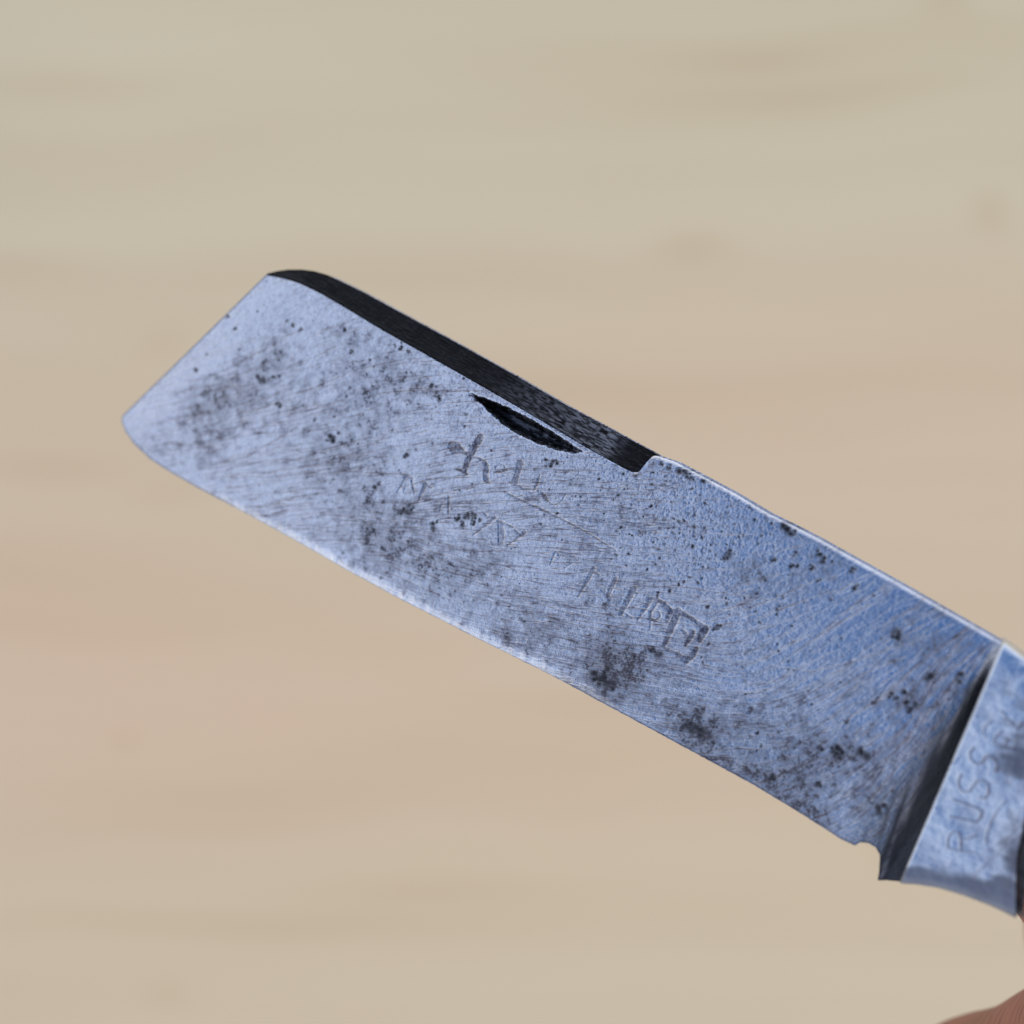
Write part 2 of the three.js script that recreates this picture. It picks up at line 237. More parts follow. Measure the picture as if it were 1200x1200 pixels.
  // stains: [picture x, y, radius px, strength, brownness]
  const ST = [[325, 410, 26, 0.75, 0.25], [300, 440, 36, 0.6, 0.2], [345, 450, 26, 0.45, 0], [262, 480, 48, 0.7, 0.5], [225, 520, 36, 0.5, 0.3], [236, 462, 26, 0.5, 0.2], [350, 500, 50, 0.35, 0], [395, 545, 60, 0.55, 0.1], [450, 600, 70, 0.45, 0.05], [440, 640, 50, 0.6, 0.1], [500, 660, 45, 0.5, 0.1], [570, 652, 34, 0.75, 0.1], [530, 690, 40, 0.55, 0.1], [600, 735, 40, 0.6, 0.1], [640, 745, 34, 0.55, 0.2], [425, 425, 60, 0.4, 0], [470, 440, 50, 0.35, 0], [405, 390, 34, 0.4, 0], [500, 455, 26, 0.35, 0], [430, 480, 60, 0.35, 0], [710, 795, 36, 1.0, 0.65], [720, 765, 36, 0.7, 0.5], [745, 790, 40, 0.55, 0.4], [815, 853, 26, 1.0, 0.4], [800, 840, 40, 0.5, 0.3], [850, 870, 40, 0.5, 0.3], [880, 905, 46, 0.7, 0.4], [930, 930, 46, 0.7, 0.3], [900, 830, 34, 0.4, 0.2], [960, 880, 40, 0.6, 0.05], [1005, 885, 34, 0.6, 0], [1065, 825, 34, 0.6, 0], [1050, 750, 26, 0.5, 0], [875, 690, 34, 0.5, 0], [860, 660, 20, 0.4, 0], [960, 660, 50, 0.4, 0.1], [1030, 945, 24, 0.8, 0], [700, 690, 30, 0.35, 0], [720, 700, 30, 0.4, 0], [760, 560, 60, 0.25, 0.1], [940, 960, 40, 0.6, 0.2], [1105, 800, 34, 0.45, 0.2], [1110, 760, 40, 0.4, 0], [1100, 720, 40, 0.3, 0]].map(([x, y, q, a, b]) => [...mm(x, y), q * P16, a, b]);
  const col = new Uint8Array(TPX * TPY * 4), orm = new Uint8Array(TPX * TPY * 4), hgt = new Float32Array(TPX * TPY);
  const BX = [mm(230, 572)[0], mm(390, 660)[0], mm(610, 775)[0], mm(680, 810)[0]];
  const NB = [mm(552, 460)[0] - 0.5, mm(684, 530)[0] + 0.5];
  const bf = BOLSTER_FRONT, DW = (TPX >> 2) + 1, dens = new Float32Array(DW * ((TPY >> 2) + 1));
  for (let j = 0; j < TPY; j++) for (let i = 0; i < TPX; i++) {
    const x = TX0 + (i + 0.5) / PMM, y = TY0 + (j + 0.5) / PMM, k = j * TPX + i;
    const sc = scratch.a[k], st = stamp.a[k], pt = pit.a[k];
    const den = j % 4 || i % 4 ? dens[(j >> 2) * DW + (i >> 2)] : (dens[(j >> 2) * DW + (i >> 2)] = field(x, y)[1]);
    const n1 = fbm(x * 0.42, y * 0.42, 3, 3), n2 = fbm(x * 1.7, y * 1.7, 3, 23), n3 = fbm(x * 5.2, y * 5.2, 2, 43), n4 = noise(x * 13, y * 13, 63);
    let s = 0, br = 0;
    for (const q of ST) { const dx = x - q[0], dy = y - q[1], e = (dx * dx + dy * dy) / (q[2] * q[2]); if (e < 5) { const v = q[3] * Math.exp(-e); s += v; br += v * q[4]; } }
    br = s > 0.01 ? br / s : 0;
    const n5 = noise(x * 8.2 + 0.6 * n2, y * 8.2, 65), speck = 0.62 * n2 + 0.50 * fbm(x * 3.1 + 0.9 * n3, y * 3.1 - 0.9 * n1, 2, 47) + 0.34 * n3 + 0.26 * n4 + 0.22 * n5;
    const film = clamp(0.50 * smooth(0.10, 1.15, s + 0.55 * n2 + 0.22 * n3) * smooth(0.05, 0.35, s));           // thin grey film of the patina
    const spots = smooth(0.50, 0.86, s * 0.54 + speck * 0.60 + 0.06 * n1) * clamp(0.72 + 0.5 * n5);                                       // darker speckles in it
    const left = smooth(8, -24, x);
    const freckle = smooth(0.12, 0.75, speck * 0.8 + 0.2 * n1 + 0.0 + 0.10 * left) * 0.42;
    // recess shade where the tang meets the bolster, painted dark with streaky dirt
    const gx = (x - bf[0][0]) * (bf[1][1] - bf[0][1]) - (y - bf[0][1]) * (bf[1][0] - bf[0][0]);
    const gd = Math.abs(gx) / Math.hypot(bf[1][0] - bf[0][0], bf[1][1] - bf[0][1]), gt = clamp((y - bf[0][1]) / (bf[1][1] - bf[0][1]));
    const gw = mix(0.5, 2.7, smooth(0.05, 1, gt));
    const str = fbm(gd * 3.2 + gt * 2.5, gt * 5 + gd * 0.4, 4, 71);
    const grimeShade = smooth(-0.05, 0.62, 1.0 - gd / gw + 0.55 * str) * smooth(0.06, 0.25, gt + 0.06 * n2);
    const grainA = fbm(x * 5.2 - y * 0.4, y * 2.5 + x * 0.3, 2, 83);
    const micro = smooth(0.16, 0.55, 0.6 * noise(x * 6.1, y * 6.1, 87) + 0.55 * noise(x * 10.4 + 3, y * 10.4, 89)) * mix(0.45, 1, smooth(-18, -4, x)) * smooth(30, 10, x) * (1 - 0.7 * clamp(den)) * (1 - 0.8 * st);
    const clean = smooth(1.6 + 1.2 * n1, 2.6 + 1.2 * n1, segDist(x, y, TIP_LINE[0], TIP_LINE[1]));
    const pol = mix(1, 0.93, smooth(-0.4, 0.5, grainA));
    let R = 0.665 * pol, G = 0.65 * pol, B = 0.655 * pol;
    const lay = (a, cr, cg, cb) => { R = mix(R, cr, a); G = mix(G, cg, a); B = mix(B, cb, a); };
    lay(film * mix(0.25, 1, clean), mix(0.20, 0.19, br), mix(0.20, 0.165, br), mix(0.22, 0.155, br));
    lay(freckle * mix(0.2, 1, clean), 0.25, 0.24, 0.275);
    lay(0.62 * micro, 0.17, 0.135, 0.15);
    lay(0.9 * spots * clean, mix(0.05, 0.05, br), mix(0.05, 0.038, br), mix(0.06, 0.034, br));
    lay(clamp(0.8 * st * (0.9 + 0.6 * n3)), 0.10, 0.095, 0.115);
    lay(clamp(1.2 * sc * (0.8 + 0.4 * n2)) * mix(0.3, 1, clean), 0.075, 0.05, 0.052);
    lay(clamp(1.1 * pt), 0.02, 0.016, 0.017);
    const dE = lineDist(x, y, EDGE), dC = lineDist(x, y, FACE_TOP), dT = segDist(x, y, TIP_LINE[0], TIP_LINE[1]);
    const dN = x > NB[0] && x < NB[1] ? lineDist(x, y, NICK) : 9;
    lay(0.55 * smooth(0.17, 0.07, dN + 0.05 * n3), 0.80, 0.79, 0.79);                                                            // bright highlight painted around the rim of the nail nick
    const honed = smooth(0.74, 0.4, dE + 0.34 * n2 + 0.2 * n3 + 0.12 * n4) * smooth(BX[0], BX[1], x) * smooth(BX[3], BX[2], x);           // bare metal of the honed edge, with its highlight painted in
    lay(0.7 * honed, 0.74, 0.73, 0.73);
    lay(0.6 * smooth(0.15, 0.06, dC + 0.04 * n3), 0.82, 0.81, 0.81);                                                             // glint along the top corner, painted as a pale rim
    lay(0.7 * smooth(0.17, 0.07, Math.min(dT, dE / (honed > 0.2 ? 0.4 : 1)) + 0.03 * n3), 0.09, 0.10, 0.13);                     // shaded rim painted as a dark line at the very edge
    lay(0.62 * smooth(-0.75, 0.45, 1.0 - gd / gw * 0.72 + 0.75 * str) * smooth(0.06, 0.25, gt + 0.06 * n2) * smooth(5.5, 2.5, gd), 0.105, 0.088, 0.072);  // soft brown shadow transition painted around the recess
    lay(0.94 * grimeShade, 0.02, 0.019, 0.019);
    const rough = 0.27 + 0.10 * n2 * 0.5 + 0.16 * film + 0.18 * spots + 0.12 * pt + 0.2 * grimeShade + 0.05 * freckle;
    const met = 1 - 0.5 * spots - 0.5 * pt - 0.85 * grimeShade;
    const o = 4 * k;
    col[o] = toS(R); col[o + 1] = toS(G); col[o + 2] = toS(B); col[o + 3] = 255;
    orm[o] = 255; orm[o + 1] = 255 * clamp(rough); orm[o + 2] = 255 * clamp(met); orm[o + 3] = 255;
    // height in mm
    hgt[k] = 0.0065 * grainA + 0.004 * n3 + 0.0035 * n4 + 0.006 * n2 - 0.050 * sc - 0.010 * micro - 0.078 * st * (0.85 + 0.3 * n3) - 0.016 * pt - 0.008 * spots + 0.012 * grimeShade * str;
  }
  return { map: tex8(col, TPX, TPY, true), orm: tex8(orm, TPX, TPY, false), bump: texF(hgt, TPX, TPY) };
}
const maps = bladeMaps();
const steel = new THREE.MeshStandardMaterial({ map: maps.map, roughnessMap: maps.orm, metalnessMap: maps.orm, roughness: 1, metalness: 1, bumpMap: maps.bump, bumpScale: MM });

// dark patina of swedge and nail nick, their dim reflections painted in with it
function darkMaps() {
  const W = 1024, H = 128, col = new Uint8Array(W * H * 4), h = new Float32Array(W * H);
  for (let j = 0; j < H; j++) for (let i = 0; i < W; i++) {
    const x = i / W * 40 - 11, y = j / H * 4.5;
    const st = fbm(x * 0.9, y * 9, 3, 12), gr = fbm(x * 2.6, y * 7, 3, 14), fine = fbm(x * 2.2, y * 22, 2, 19), bare = smooth(13, 25, x) * smooth(26.4, 24.6, x) * smooth(-0.5, 0.6, gr + 0.4 * fine);
    const v = clamp(0.007 + 0.008 * st + 0.008 * smooth(0.2, 0.7, gr) + 0.022 * smooth(0.3, 0.75, fine) + 0.15 * bare, 0.003, 1), k = 4 * (j * W + i);
    col[k] = toS(v); col[k + 1] = toS(v * 1.0); col[k + 2] = toS(v * 1.1); col[k + 3] = 255;
    h[j * W + i] = 0.012 * fine + 0.014 * gr;
  }
  return [tex8(col, W, H, true), texF(h, W, H)];
}
const [darkMap, darkBump] = darkMaps();
for (const t of [darkMap, darkBump]) t.wrapS = t.wrapT = THREE.MirroredRepeatWrapping;
const darkSteel = new THREE.MeshStandardMaterial({ map: darkMap, roughness: 0.42, metalness: 0.9, bumpMap: darkBump, bumpScale: MM });

// ------------------------------------------------------------------ blade geometry
function geo(pos, idx, uvOf) {
  const g = new THREE.BufferGeometry(), uv = new Float32Array(pos.length / 3 * 2);
  for (let i = 0; i < pos.length / 3; i++) { const q = uvOf(pos[3 * i], pos[3 * i + 1], pos[3 * i + 2]); uv[2 * i] = q[0]; uv[2 * i + 1] = q[1]; }
  g.setAttribute('position', new THREE.BufferAttribute(new Float32Array(pos).map((v) => v * MM), 3));
  g.setAttribute('uv', new THREE.BufferAttribute(uv, 2));
  g.setIndex(idx); g.computeVertexNormals(); return g;
}
const planar = (x, y) => [(x - TX0) / TW, (y - TY0) / TH];
const darkUV = (x, y, z) => [(x + 32) / 40, (y - z * 0.6) / 4.5];
const frontLine = (x, y) => { const a = BOLSTER_FRONT[0], b = BOLSTER_FRONT[1]; return ((b[1] - a[1]) * (x - a[0]) - (b[0] - a[0]) * (y - a[1])) / Math.hypot(b[0] - a[0], b[1] - a[1]); };  // > 0 on the blade's side
const sideSign = Math.sign(frontLine(0, 0));
function faceZ(x, y, s, dEdge, dTop) {
  let z = 0.018 * fbm(x * 0.16, y * 0.2, 2, 7);
  const be = 0.7 * smooth(0.70, 0.60, s) * smooth(0.02, 0.22, s) + 0.05;                       // honed edge
  const ragged = be * (1 + 0.22 * fbm(x * 2.2, 3, 2, 8));
  if (dEdge < ragged) z -= (ragged - dEdge) ** 1.5 * 0.27;
  const dTip = segDist(x, y, TIP_LINE[0], TIP_LINE[1]);
  z -= 0.055 * Math.max(0, 2.6 - dTip) ** 1.5 * 0.4 ;
  if (s > S_NOTCH - 0.01 && dTop < 0.36) z -= (0.36 - dTop) ** 2 * 1.6;
  else if (dTop < 0.22) z -= (0.22 - dTop) ** 2 * 2.4;
  const fl = frontLine(x, y) * sideSign, gt = clamp((y - BOLSTER_FRONT[0][1]) / (BOLSTER_FRONT[1][1] - BOLSTER_FRONT[0][1]));
  const gw = mix(0.5, 2.4, smooth(0.02, 1, gt));
  z -= 0.95 * smooth(gw, -0.3, fl) * smooth(0, 0.22, gt);                                          // the tang falls away in front of the bolster
  return z;
}
const nickZ = (x, y) => { const d = lineDist(x, y, NICK) + 0.03 * noise(x * 9, y * 9, 4); return -0.75 * smooth(-0.02, 0.55, d); };
{
  const NU = 900, NV = 230, pos = [], fi = [], ni = [], isIn = new Uint8Array((NU + 1) * (NV + 1));
  const nb = [Math.min(...NICK.map((p) => p[0])) - 0.2, Math.max(...NICK.map((p) => p[0])) + 0.2, Math.min(...NICK.map((p) => p[1])) - 0.2, Math.max(...NICK.map((p) => p[1])) + 0.2];
  for (let i = 0; i <= NU; i++) {
    const s = i / NU, a = along(EDGE, s), b = along(FACE_TOP, s), L = Math.hypot(b[0] - a[0], b[1] - a[1]);
    const eu = 0.02 * fbm(s * 240, 1, 2, 6);                                                     // small nicks along the edge
    for (let j = 0; j <= NV; j++) {
      let t = j / NV; t = t - 0.25 / Math.PI * Math.sin(2 * Math.PI * t) * 0.9;                  // finer near both borders
      const x = mix(a[0], b[0], t) + (1 - t) ** 30 * eu * 0.4, y = mix(a[1], b[1], t) + (1 - t) ** 30 * eu;
      let z = faceZ(x, y, s, t * L, (1 - t) * L);
      if (x > nb[0] && x < nb[1] && y > nb[2] && y < nb[3]) {
        const jx = x + 0.05 * noise(x * 6, y * 6, 15) + 0.03 * noise(x * 15, y * 15, 16), jy = y + 0.05 * noise(x * 6, y * 6, 25) + 0.03 * noise(x * 15, y * 15, 26);
        if (inside(jx, jy, NICK)) { isIn[i * (NV + 1) + j] = 1; z += nickZ(jx, jy); }
      }
      pos.push(x, y, z);
    }
  }
  const at = (i, j) => i * (NV + 1) + j;
  for (let i = 0; i < NU; i++) for (let j = 0; j < NV; j++) {
    const q = [at(i, j), at(i + 1, j), at(i + 1, j + 1), at(i, j + 1)], n = isIn[q[0]] + isIn[q[1]] + isIn[q[2]] + isIn[q[3]];
    (n >= 2 ? ni : fi).push(q[0], q[1], q[2], q[0], q[2], q[3]);
  }
  // rims and the back, joined to the face's own border
  const back = (x, y, t) => -mix(0.5, 2.4, smooth(0, 0.9, t));
  const rp = [], ri = [];
  const strip = (front, behind) => {
    const o = rp.length / 3, n = front.length;
    for (let k = 0; k < n; k++) { rp.push(...front[k], ...behind[k]); if (k) ri.push(o + 2 * k - 2, o + 2 * k - 1, o + 2 * k, o + 2 * k - 1, o + 2 * k + 1, o + 2 * k); }
  };
  const P = (i, j) => pos.slice(3 * at(i, j), 3 * at(i, j) + 3);
  const swZ = (x, y) => -0.80 * lineDist(x, y, CHAMFER);
  const edgeF = [], edgeB = [], topF = [], topB = [], tipF = [], tipB = [];
  for (let i = 0; i <= NU; i += 1) {
    const e = P(i, 0); edgeF.push(e); edgeB.push([e[0], e[1], -0.55]);
    const s = i / NU, T = along(SPINE, s);
    const z = s < S_NOTCH ? swZ(T[0], T[1]) : P(i, NV)[2]; topF.push([T[0], T[1], Math.max(z, -2.2)]); topB.push([T[0] - 0.2, T[1] - 1.0, -2.4]);
  }
  for (let j = 0; j <= NV; j++) { const q = P(0, j); tipF.push(q); tipB.push([q[0], q[1], back(0, 0, j / NV)]); }
  strip(edgeF, edgeB); strip(topF, topB); strip(tipF, tipB);
  const bo = rp.length / 3, BU = 120, BV = 24;
  for (let i = 0; i <= BU; i++) { const a = along(EDGE, i / BU), b = along(SPINE, i / BU); for (let j = 0; j <= BV; j++) { const t = j / BV; rp.push(mix(a[0], b[0], t), mix(a[1], b[1], t), back(0, 0, t)); if (i && j) { const q = bo + i * (BV + 1) + j; ri.push(q, q - 1, q - BV - 1, q - 1, q - BV - 2, q - BV - 1); } } }
  const face = geo(pos, fi, planar), rim = geo(rp, ri, planar);
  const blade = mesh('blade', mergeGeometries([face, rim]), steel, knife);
  blade.userData.label = 'pitted grey steel blade with faint stamped letters and scratches';
  mesh('nail_nick', geo(pos, ni, darkUV), darkSteel, blade).userData.label = 'dark crescent nail nick';
  // swedge: the sloping band along the spine and the wall where it stops
  const sp = [], si = [], SU = 520, SV = 22;
  for (let i = 0; i <= SU; i++) {
    const s = S_NOTCH * i / SU, a = along(FACE_TOP, s), b = along(SPINE, s), fz = faceZ(a[0], a[1], s, 9, 0);
    for (let j = 0; j <= SV + 3; j++) {
      const t = clamp((j - 3) / SV), x = mix(a[0], b[0], t), y = mix(a[1], b[1], t);
      const d = lineDist(x, y, CHAMFER), zb = Math.max(-0.80 * d - 0.05 * smooth(0.0, 0.3, d) + 0.02 * fbm(x * 1.5, y * 3, 2, 33) * smooth(0, 0.3, d), -2.2);
      sp.push(x, y, j < 3 ? mix(fz, zb, j / 3) : zb);
      if (i && j) { const w = SV + 4, q = i * w + j; si.push(q, q - w, q - 1, q - 1, q - w, q - w - 1); }
    }
  }
  mesh('swedge', geo(sp, si, darkUV), darkSteel, blade).userData.label = 'black sloping band along the spine, ending at a notch';
}

// ------------------------------------------------------------------ bolster and handle: rounded sleeves along the knife
const ZM = -1.2;
const BULGE = -2.0;
function sleeve(stations, seg, power, uvOf, capStart, capEnd) { // station: {bot:[x,y], top:[x,y], hz}
  const pos = [], idx = [], n = stations.length;
  for (let i = 0; i < n; i++) {
    const { bot, top, hz, bulge = 0 } = stations[i];
    for (let k = 0; k < seg; k++) {
      const a = k / seg * 2 * Math.PI, c = Math.cos(a), s = Math.sin(a), cc = Math.sign(c) * Math.abs(c) ** (2 / power), ss = Math.sign(s) * Math.abs(s) ** (2 / power), t = (cc + 1) / 2;
      pos.push(mix(bot[0], top[0], t) + bulge * Math.sin(Math.PI * t), mix(bot[1], top[1], t), ZM + hz * ss);
      if (i) { const p = i * seg + k, q = i * seg + (k + 1) % seg; idx.push(p - seg, p, q - seg, p, q, q - seg); }
    }
  }
  const cap = (i, flip) => {
    const o = pos.length / 3, st = stations[i];
    pos.push((st.bot[0] + st.top[0]) / 2, (st.bot[1] + st.top[1]) / 2, ZM);
    for (let k = 0; k < seg; k++) pos.push(pos[3 * (i * seg + k)], pos[3 * (i * seg + k) + 1], pos[3 * (i * seg + k) + 2]);
    for (let k = 0; k < seg; k++) { const a = o + 1 + k, b = o + 1 + (k + 1) % seg; flip ? idx.push(o, b, a) : idx.push(o, a, b); }
  };
  if (capStart) cap(0, false);
  if (capEnd) cap(n - 1, true);
  return geo(pos, idx, uvOf);
}
const ZB = 1.35;                                            // the bolster's face stands this far above the blade's
const bTop = poly([[1176, 749, 0], [1200, 767, 0.22], [1240, 792, 0.6], [1290, 820, 1]], -0.3);
const bBot = poly([[1054, 1032, 0], [1075, 1033, 0.14], [1100, 1036.5, 0.32], [1130, 1045, 0.52], [1160, 1056, 0.74], [1176, 1063, 0.9], [1190, 1070, 1]], -0.3);
const X_END = mm(1188, 992, ZB)[0];
const BX0 = mm(1050, 1030, ZB)[0] - 1, BY0 = bBot[6][1] - 3, BW = 18, BH = 25, BPX = 864, BPY = 1200, BPM = BPX / BW;
function bolsterMaps() {
  const L = new Layer(BPX, BPY, BX0, BY0, BPM), sc = new Layer(BPX, BPY, BX0, BY0, BPM);
  const S = (pts, w, d) => L.stroke(poly(pts, ZB), w * P16, d, 0.06);
  S([[1110.5, 994], [1126, 997], [1141, 998]], 2, 0.9); S([[1110.5, 994], [1110.5, 984], [1113, 977.5], [1117.5, 974.5], [1123, 975.5], [1125.5, 982], [1126, 997]], 2.2, 0.9); S([[1125, 983], [1131, 983], [1144, 978.5]], 2.4, 0.9);
  S([[1113, 956.5], [1130, 960], [1143, 963], [1149, 958], [1150, 950], [1144, 946], [1134.5, 943], [1116.5, 937]], 2.6, 0.9);
  S([[1126, 908], [1123, 914], [1123.5, 922], [1128.5, 928], [1136, 927], [1141, 920], [1145, 914.5], [1152, 914], [1158, 920], [1158, 929], [1154, 935], [1147, 934]], 2.2, 0.95);
  S([[1141, 876], [1136.5, 882], [1138, 891], [1144, 895.5], [1151, 893], [1154, 887], [1160, 885], [1167, 890], [1168.5, 898], [1166, 904]], 2.2, 0.95);
  S([[1164, 870], [1167, 862], [1173, 857]], 2, 0.8); S([[1164, 870], [1172, 874], [1180, 876], [1188, 876.5]], 2, 0.8); S([[1177, 874], [1180, 865]], 1.8, 0.7); S([[1188, 876], [1192, 866]], 1.8, 0.7);
  S([[1163, 845], [1155, 851], [1152, 858], [1155, 864]], 2, 0.7); S([[1173, 833], [1182, 844], [1192, 854], [1198, 846]], 2.2, 0.85);
  S([[1177, 938], [1167, 951], [1160, 965], [1156, 978], [1155, 988]], 2.2, 0.6);
  const r = rng(9);
  for (let i = 0; i < 900; i++) {
    const x = BX0 + BW * r(), y = BY0 + BH * r(), a = AXIS + (52 + 22 * (r() + r() - 1)) * Math.PI / 180, l = 0.5 + 3.5 * r() * r();
    sc.stroke([[x, y], [x + l * Math.cos(a), y + l * Math.sin(a)]], [0.015, 0.04 + 0.03 * r()], 0.3 + 0.7 * r() * r(), 0.03);
  }
  for (const l of [[[1140, 1030], [1165, 1000], [1195, 975]], [[1150, 1000], [1180, 980], [1200, 962]], [[1130, 1035], [1150, 1015], [1170, 1000]]]) sc.stroke(poly(l, ZB), 0.09, 1, 0.04);
  const ST = [[1190, 990, 18, 0.8], [1195, 900, 22, 0.75], [1200, 870, 22, 0.6], [1172, 892, 20, 0.4], [1180, 1035, 14, 1.0], [1172, 1038, 10, 0.9], [1188, 1010, 10, 1.0], [1185, 960, 14, 0.7], [1195, 830, 24, 0.5], [1186, 790, 20, 0.35], [1130, 1044, 26, 0.5], [1080, 1032, 20, 0.5], [1160, 1055, 26, 0.5]].map(([x, y, q, a]) => [...mm(x, y, ZB), q * P16, a]);
  const col = new Uint8Array(BPX * BPY * 4), orm = new Uint8Array(BPX * BPY * 4), h = new Float32Array(BPX * BPY);
  for (let j = 0; j < BPY; j++) for (let i = 0; i < BPX; i++) {
    const x = BX0 + (i + 0.5) / BPM, y = BY0 + (j + 0.5) / BPM, k = j * BPX + i, o = 4 * k;
    const n1 = fbm(x * 0.5, y * 0.5, 3, 103), n2 = fbm(x * 2, y * 2, 3, 113), br = fbm(x * 1.2 - y * 3.2, y * 0.8 + x * 0.5, 3, 123);
    let s = 0; for (const q of ST) { const e = ((x - q[0]) ** 2 + (y - q[1]) ** 2) / (q[2] * q[2]); if (e < 5) s += q[3] * Math.exp(-e); }
    s += 1.15 * smooth(1.9, 0.7, lineDist(x, y, bBot) + 0.35 * n2);  // shading of the lower edge, painted in as part of the dark film
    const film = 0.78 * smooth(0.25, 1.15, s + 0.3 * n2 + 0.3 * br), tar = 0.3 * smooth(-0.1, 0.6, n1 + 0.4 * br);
    let R = 0.70, G = 0.71, B = 0.71;
    const lay = (a, cr, cg, cb) => { R = mix(R, cr, a); G = mix(G, cg, a); B = mix(B, cb, a); };
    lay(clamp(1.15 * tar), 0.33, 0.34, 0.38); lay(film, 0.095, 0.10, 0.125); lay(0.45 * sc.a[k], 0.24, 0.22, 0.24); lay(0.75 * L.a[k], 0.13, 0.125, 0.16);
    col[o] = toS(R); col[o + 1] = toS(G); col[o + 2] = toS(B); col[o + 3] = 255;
    orm[o] = 255; orm[o + 1] = 255 * clamp(0.34 + 0.08 * n2 + 0.2 * film); orm[o + 2] = 255 * (1 - 0.3 * film); orm[o + 3] = 255;
    h[k] = 0.02 * n2 + 0.012 * br - 0.018 * sc.a[k] - 0.032 * L.a[k] + 0.05 * n1;
  }
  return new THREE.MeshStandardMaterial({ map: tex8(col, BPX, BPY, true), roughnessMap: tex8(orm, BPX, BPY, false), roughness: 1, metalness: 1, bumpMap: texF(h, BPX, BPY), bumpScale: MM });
}
const bolsterMat = bolsterMaps();
const bolsterUV = (x, y) => [(x - BX0) / BW, (y - BY0) / BH];
{
  const st = [], N = 40;
  for (let i = 0; i <= N; i++) {
    const s = i < 4 ? i * 0.007 : 0.021 + (i - 3) / (N - 3) * 0.979, lip = 0.12 * (1 - Math.min(1, i / 3)) ** 2;
    const b = along(bBot, s), t = along(bTop, s);
    st.push({ bot: [b[0], b[1] + lip], top: [t[0], t[1] - lip], hz: 2.4 + 0.6 * s - lip, bulge: BULGE * s });
  }
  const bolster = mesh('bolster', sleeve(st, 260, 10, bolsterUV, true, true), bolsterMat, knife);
  bolster.userData.label = 'bright metal bolster stamped with a name running across it';
}
const bone = (() => {
  const N = 512, col = new Uint8Array(N * N * 4), h = new Float32Array(N * N);
  for (let j = 0; j < N; j++) for (let i = 0; i < N; i++) {
    const x = i / N * 40, y = j / N * 40, g = fbm(x * 0.35, y * 2.4, 4, 201), p = fbm(x * 1.4, y * 1.4, 2, 211), k = 4 * (j * N + i), v = clamp(0.016 + 0.012 * g + 0.008 * p, 0.006, 1);
    col[k] = toS(v * 1.15); col[k + 1] = toS(v); col[k + 2] = toS(v * 0.85); col[k + 3] = 255; h[j * N + i] = 0.05 * g + 0.08 * smooth(0.1, 0.5, p);
  }
  const a = tex8(col, N, N, true), b = texF(h, N, N); for (const t of [a, b]) t.wrapS = t.wrapT = THREE.MirroredRepeatWrapping;
  return new THREE.MeshStandardMaterial({ map: a, bumpMap: b, bumpScale: MM, roughness: 0.5 });
})();
{
  const b0 = bBot[6], t0 = bTop[3], st = [], N = 44, LEN = 84;
  for (let i = 0; i <= N; i++) {
    const u = i / N, round = Math.sqrt(Math.max(0.0, 1 - Math.max(0, (u - 0.88) / 0.12) ** 2)), w = 1 + 0.10 * Math.sin(Math.PI * u * 0.9);
    const cy = mix((b0[1] + t0[1]) / 2, (b0[1] + t0[1]) / 2 - 1.5, u), hw = (t0[1] - b0[1]) / 2 * w * Math.max(0.12, round);
    const xb = b0[0] + LEN * u, xt = t0[0] + LEN * u;
    st.push({ bot: [xb + 0.05, cy - hw], top: [xt + 0.05, cy + hw], bulge: BULGE * (1 - u), hz: (2.9 + 1.7 * smooth(0, 0.16, u) * mix(1, 0.7, u)) * Math.max(0.25, round) });
  }
  const scale = mesh('handle_scale', sleeve(st, 80, 3.6, (x, y, z) => [x / 40, (y + z) / 40], true, true), bone, knife);
  scale.userData.label = 'black grained handle covering behind the bolster';
  const pinG = new THREE.SphereGeometry(1.3 * MM, 20, 10, 0, 6.3, 0, 1.2), pinM = new THREE.MeshStandardMaterial({ color: new THREE.Color().setRGB(0.55, 0.5, 0.42), metalness: 1, roughness: 0.35 });
  for (const x of [14, 44, 72]) { const p = mesh('pin', pinG, pinM, knife); p.rotation.x = Math.PI / 2; p.position.set((b0[0] + x) * MM, -1.5 * MM, (ZM + 3.1) * MM); }
}

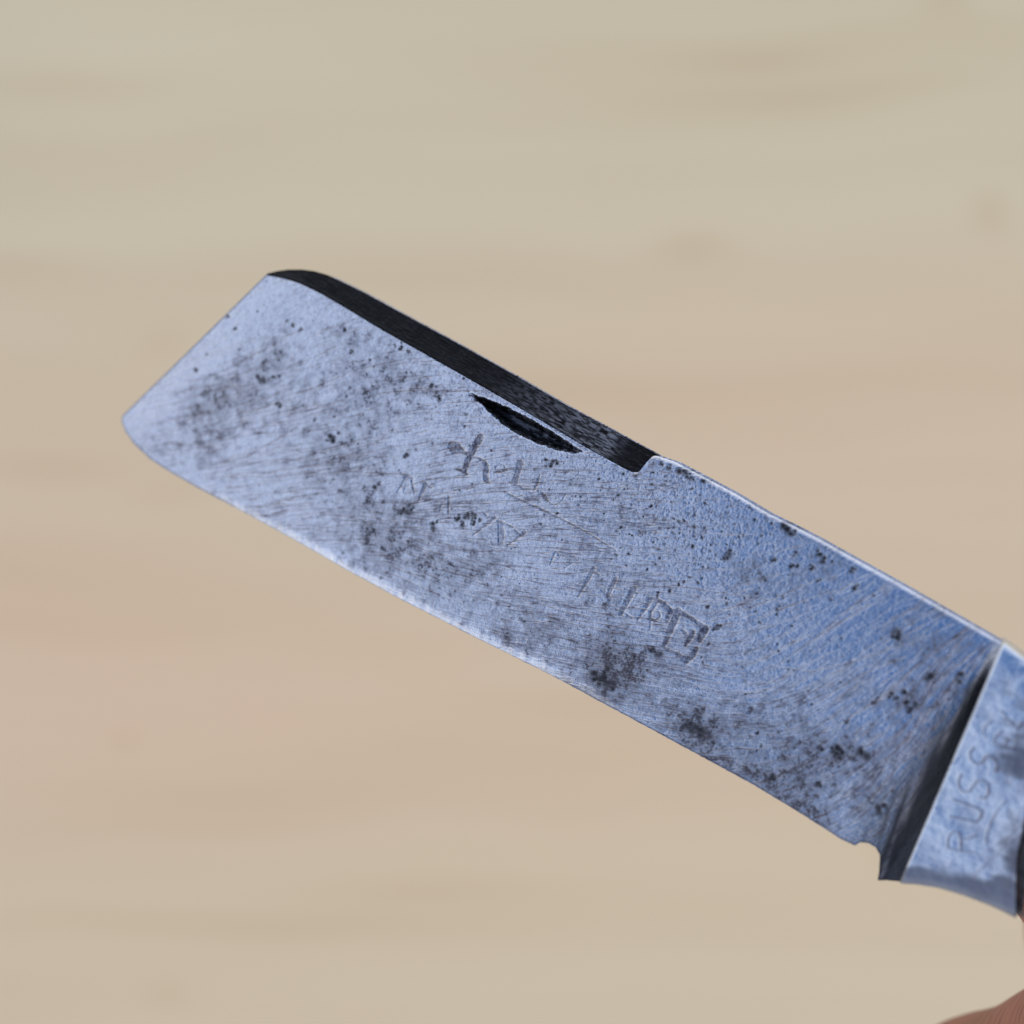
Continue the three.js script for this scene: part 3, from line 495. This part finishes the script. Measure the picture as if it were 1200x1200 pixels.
// ------------------------------------------------------------------ the hand that holds it
{
  const J = (px, py, z) => [...mm(px, py, z), z];
  const bones = [];
  const chain = (pts) => { for (let i = 0; i + 1 < pts.length; i++) bones.push([pts[i][0], pts[i + 1][0], pts[i][1], pts[i + 1][1]]); };
  const wrist = [J(1960, 1700, -30), 25];
  const mI = J(1520, 1360, -38), mM = J(1490, 1480, -36), mR = J(1560, 1600, -34), mL = J(1660, 1700, -30);
  chain([[mI, 11], [J(1460, 1150, -34), 9.2], [J(1360, 1068, -21), 8.2], [J(1291, 1010, -13.8), 7.2]]);
  chain([[mM, 11.5], [J(1178, 1340, -22), 9.4], [J(1290, 1286, -15), 8.2], [J(1350, 1240, -8), 7.4]]);
  chain([[mR, 11], [J(1270, 1460, -22), 9.2], [J(1385, 1395, -13), 8.0], [J(1455, 1340, -7), 7.0]]);
  chain([[mL, 10], [J(1440, 1590, -20), 8.0], [J(1520, 1515, -12), 7.0], [J(1580, 1450, -6), 6.2]]);
  chain([[wrist[0], 22], [J(1740, 1420, -14), 15], [J(1590, 1250, 6), 11.5], [J(1460, 1140, 12.5), 9.8], [J(1390, 1090, 12), 8.2]]);
  for (const q of [mI, mM, mR, mL]) bones.push([wrist[0], q, 20, 12]);
  bones.push([mI, mM, 11, 11], [mM, mR, 11, 11], [mR, mL, 11, 10], [J(1740, 1420, -16), mI, 14, 11]);
  bones.push([wrist[0], J(2700, 2250, -50), 25, 34]);
  const lo = [1e9, 1e9, 1e9], hi = [-1e9, -1e9, -1e9];
  for (const b of bones) for (const e of [0, 1]) for (let k = 0; k < 3; k++) { lo[k] = Math.min(lo[k], b[e][k] - b[2 + e] - 4); hi[k] = Math.max(hi[k], b[e][k] + b[2 + e] + 4); }
  const half = Math.max(...[0, 1, 2].map((k) => (hi[k] - lo[k]) / 2)) * 1.02, mid = [0, 1, 2].map((k) => (hi[k] + lo[k]) / 2);
  const R = 150, mc = new MarchingCubes(R, new THREE.MeshStandardMaterial(), false, false, 400000);
  mc.isolation = 0;
  const h2 = R / 2, K = 3.2;
  for (let z = 0; z < R; z++) for (let y = 0; y < R; y++) for (let x = 0; x < R; x++) {
    const p = [mid[0] + (x - h2) / h2 * half, mid[1] + (y - h2) / h2 * half, mid[2] + (z - h2) / h2 * half];
    let acc = 0, best = 1e9;
    if (p[0] < lo[0] || p[1] < lo[1] || p[2] < lo[2] || p[0] > hi[0] || p[1] > hi[1] || p[2] > hi[2]) best = 20; else
    for (const b of bones) {
      const a = b[0], c = b[1], vx = c[0] - a[0], vy = c[1] - a[1], vz = c[2] - a[2], t = clamp(((p[0] - a[0]) * vx + (p[1] - a[1]) * vy + (p[2] - a[2]) * vz) / (vx * vx + vy * vy + vz * vz));
      const d = Math.hypot(p[0] - a[0] - t * vx, p[1] - a[1] - t * vy, p[2] - a[2] - t * vz) - mix(b[2], b[3], t);
      best = Math.min(best, d); acc += Math.exp(-clamp(d, -30, 30) * 1.1);
    }
    mc.field[z * R * R + y * R + x] = -(best > 12 ? best : -Math.log(acc) / 1.1);
  }
  mc.update();
  const n = mc.count, pos = new Float32Array(n * 3), uv = new Float32Array(n * 2);
  for (let i = 0; i < n; i++) { for (let k = 0; k < 3; k++) pos[3 * i + k] = (mid[k] + mc.positionArray[3 * i + k] * half) * MM; uv[2 * i] = pos[3 * i] * 25; uv[2 * i + 1] = (pos[3 * i + 1] + pos[3 * i + 2] * 0.7) * 25; }
  let g = new THREE.BufferGeometry(); g.setAttribute('position', new THREE.BufferAttribute(pos, 3)); g = mergeVertices(g, 1e-6);
  const q = g.attributes.position, u2 = new Float32Array(q.count * 2); for (let i = 0; i < q.count; i++) { u2[2 * i] = q.getX(i) * 25; u2[2 * i + 1] = (q.getY(i) + q.getZ(i) * 0.7) * 25; }
  g.setAttribute('uv', new THREE.BufferAttribute(u2, 2)); g.computeVertexNormals();
  const N = 512, col = new Uint8Array(N * N * 4), hb = new Float32Array(N * N);
  for (let j = 0; j < N; j++) for (let i = 0; i < N; i++) {
    const x = i / N * 40, y = j / N * 40, b = fbm(x * 0.25, y * 0.25, 3, 301), c = Math.abs(fbm(x * 0.9, y * 1.3, 3, 311)), k = 4 * (j * N + i), v = 1 + 0.12 * b - 0.25 * smooth(0.05, 0, c);
    col[k] = toS(0.31 * v); col[k + 1] = toS(0.115 * v * (1 - 0.05 * b)); col[k + 2] = toS(0.068 * v); col[k + 3] = 255; hb[j * N + i] = 0.12 * smooth(0, 0.12, c) + 0.05 * fbm(x * 3, y * 3, 2, 321);
  }
  const ct = tex8(col, N, N, true), bt = texF(hb, N, N); for (const t of [ct, bt]) t.wrapS = t.wrapT = THREE.MirroredRepeatWrapping;
  const hand = mesh('hand', g, new THREE.MeshStandardMaterial({ map: ct, bumpMap: bt, bumpScale: MM, roughness: 0.5 }), scene);
  hand.position.copy(knife.position); hand.quaternion.copy(knife.quaternion);
  hand.userData = { label: 'bare hand gripping the black knife handle, finger showing in the lower corner', category: 'hand' };
}

renderer.render(scene, camera);
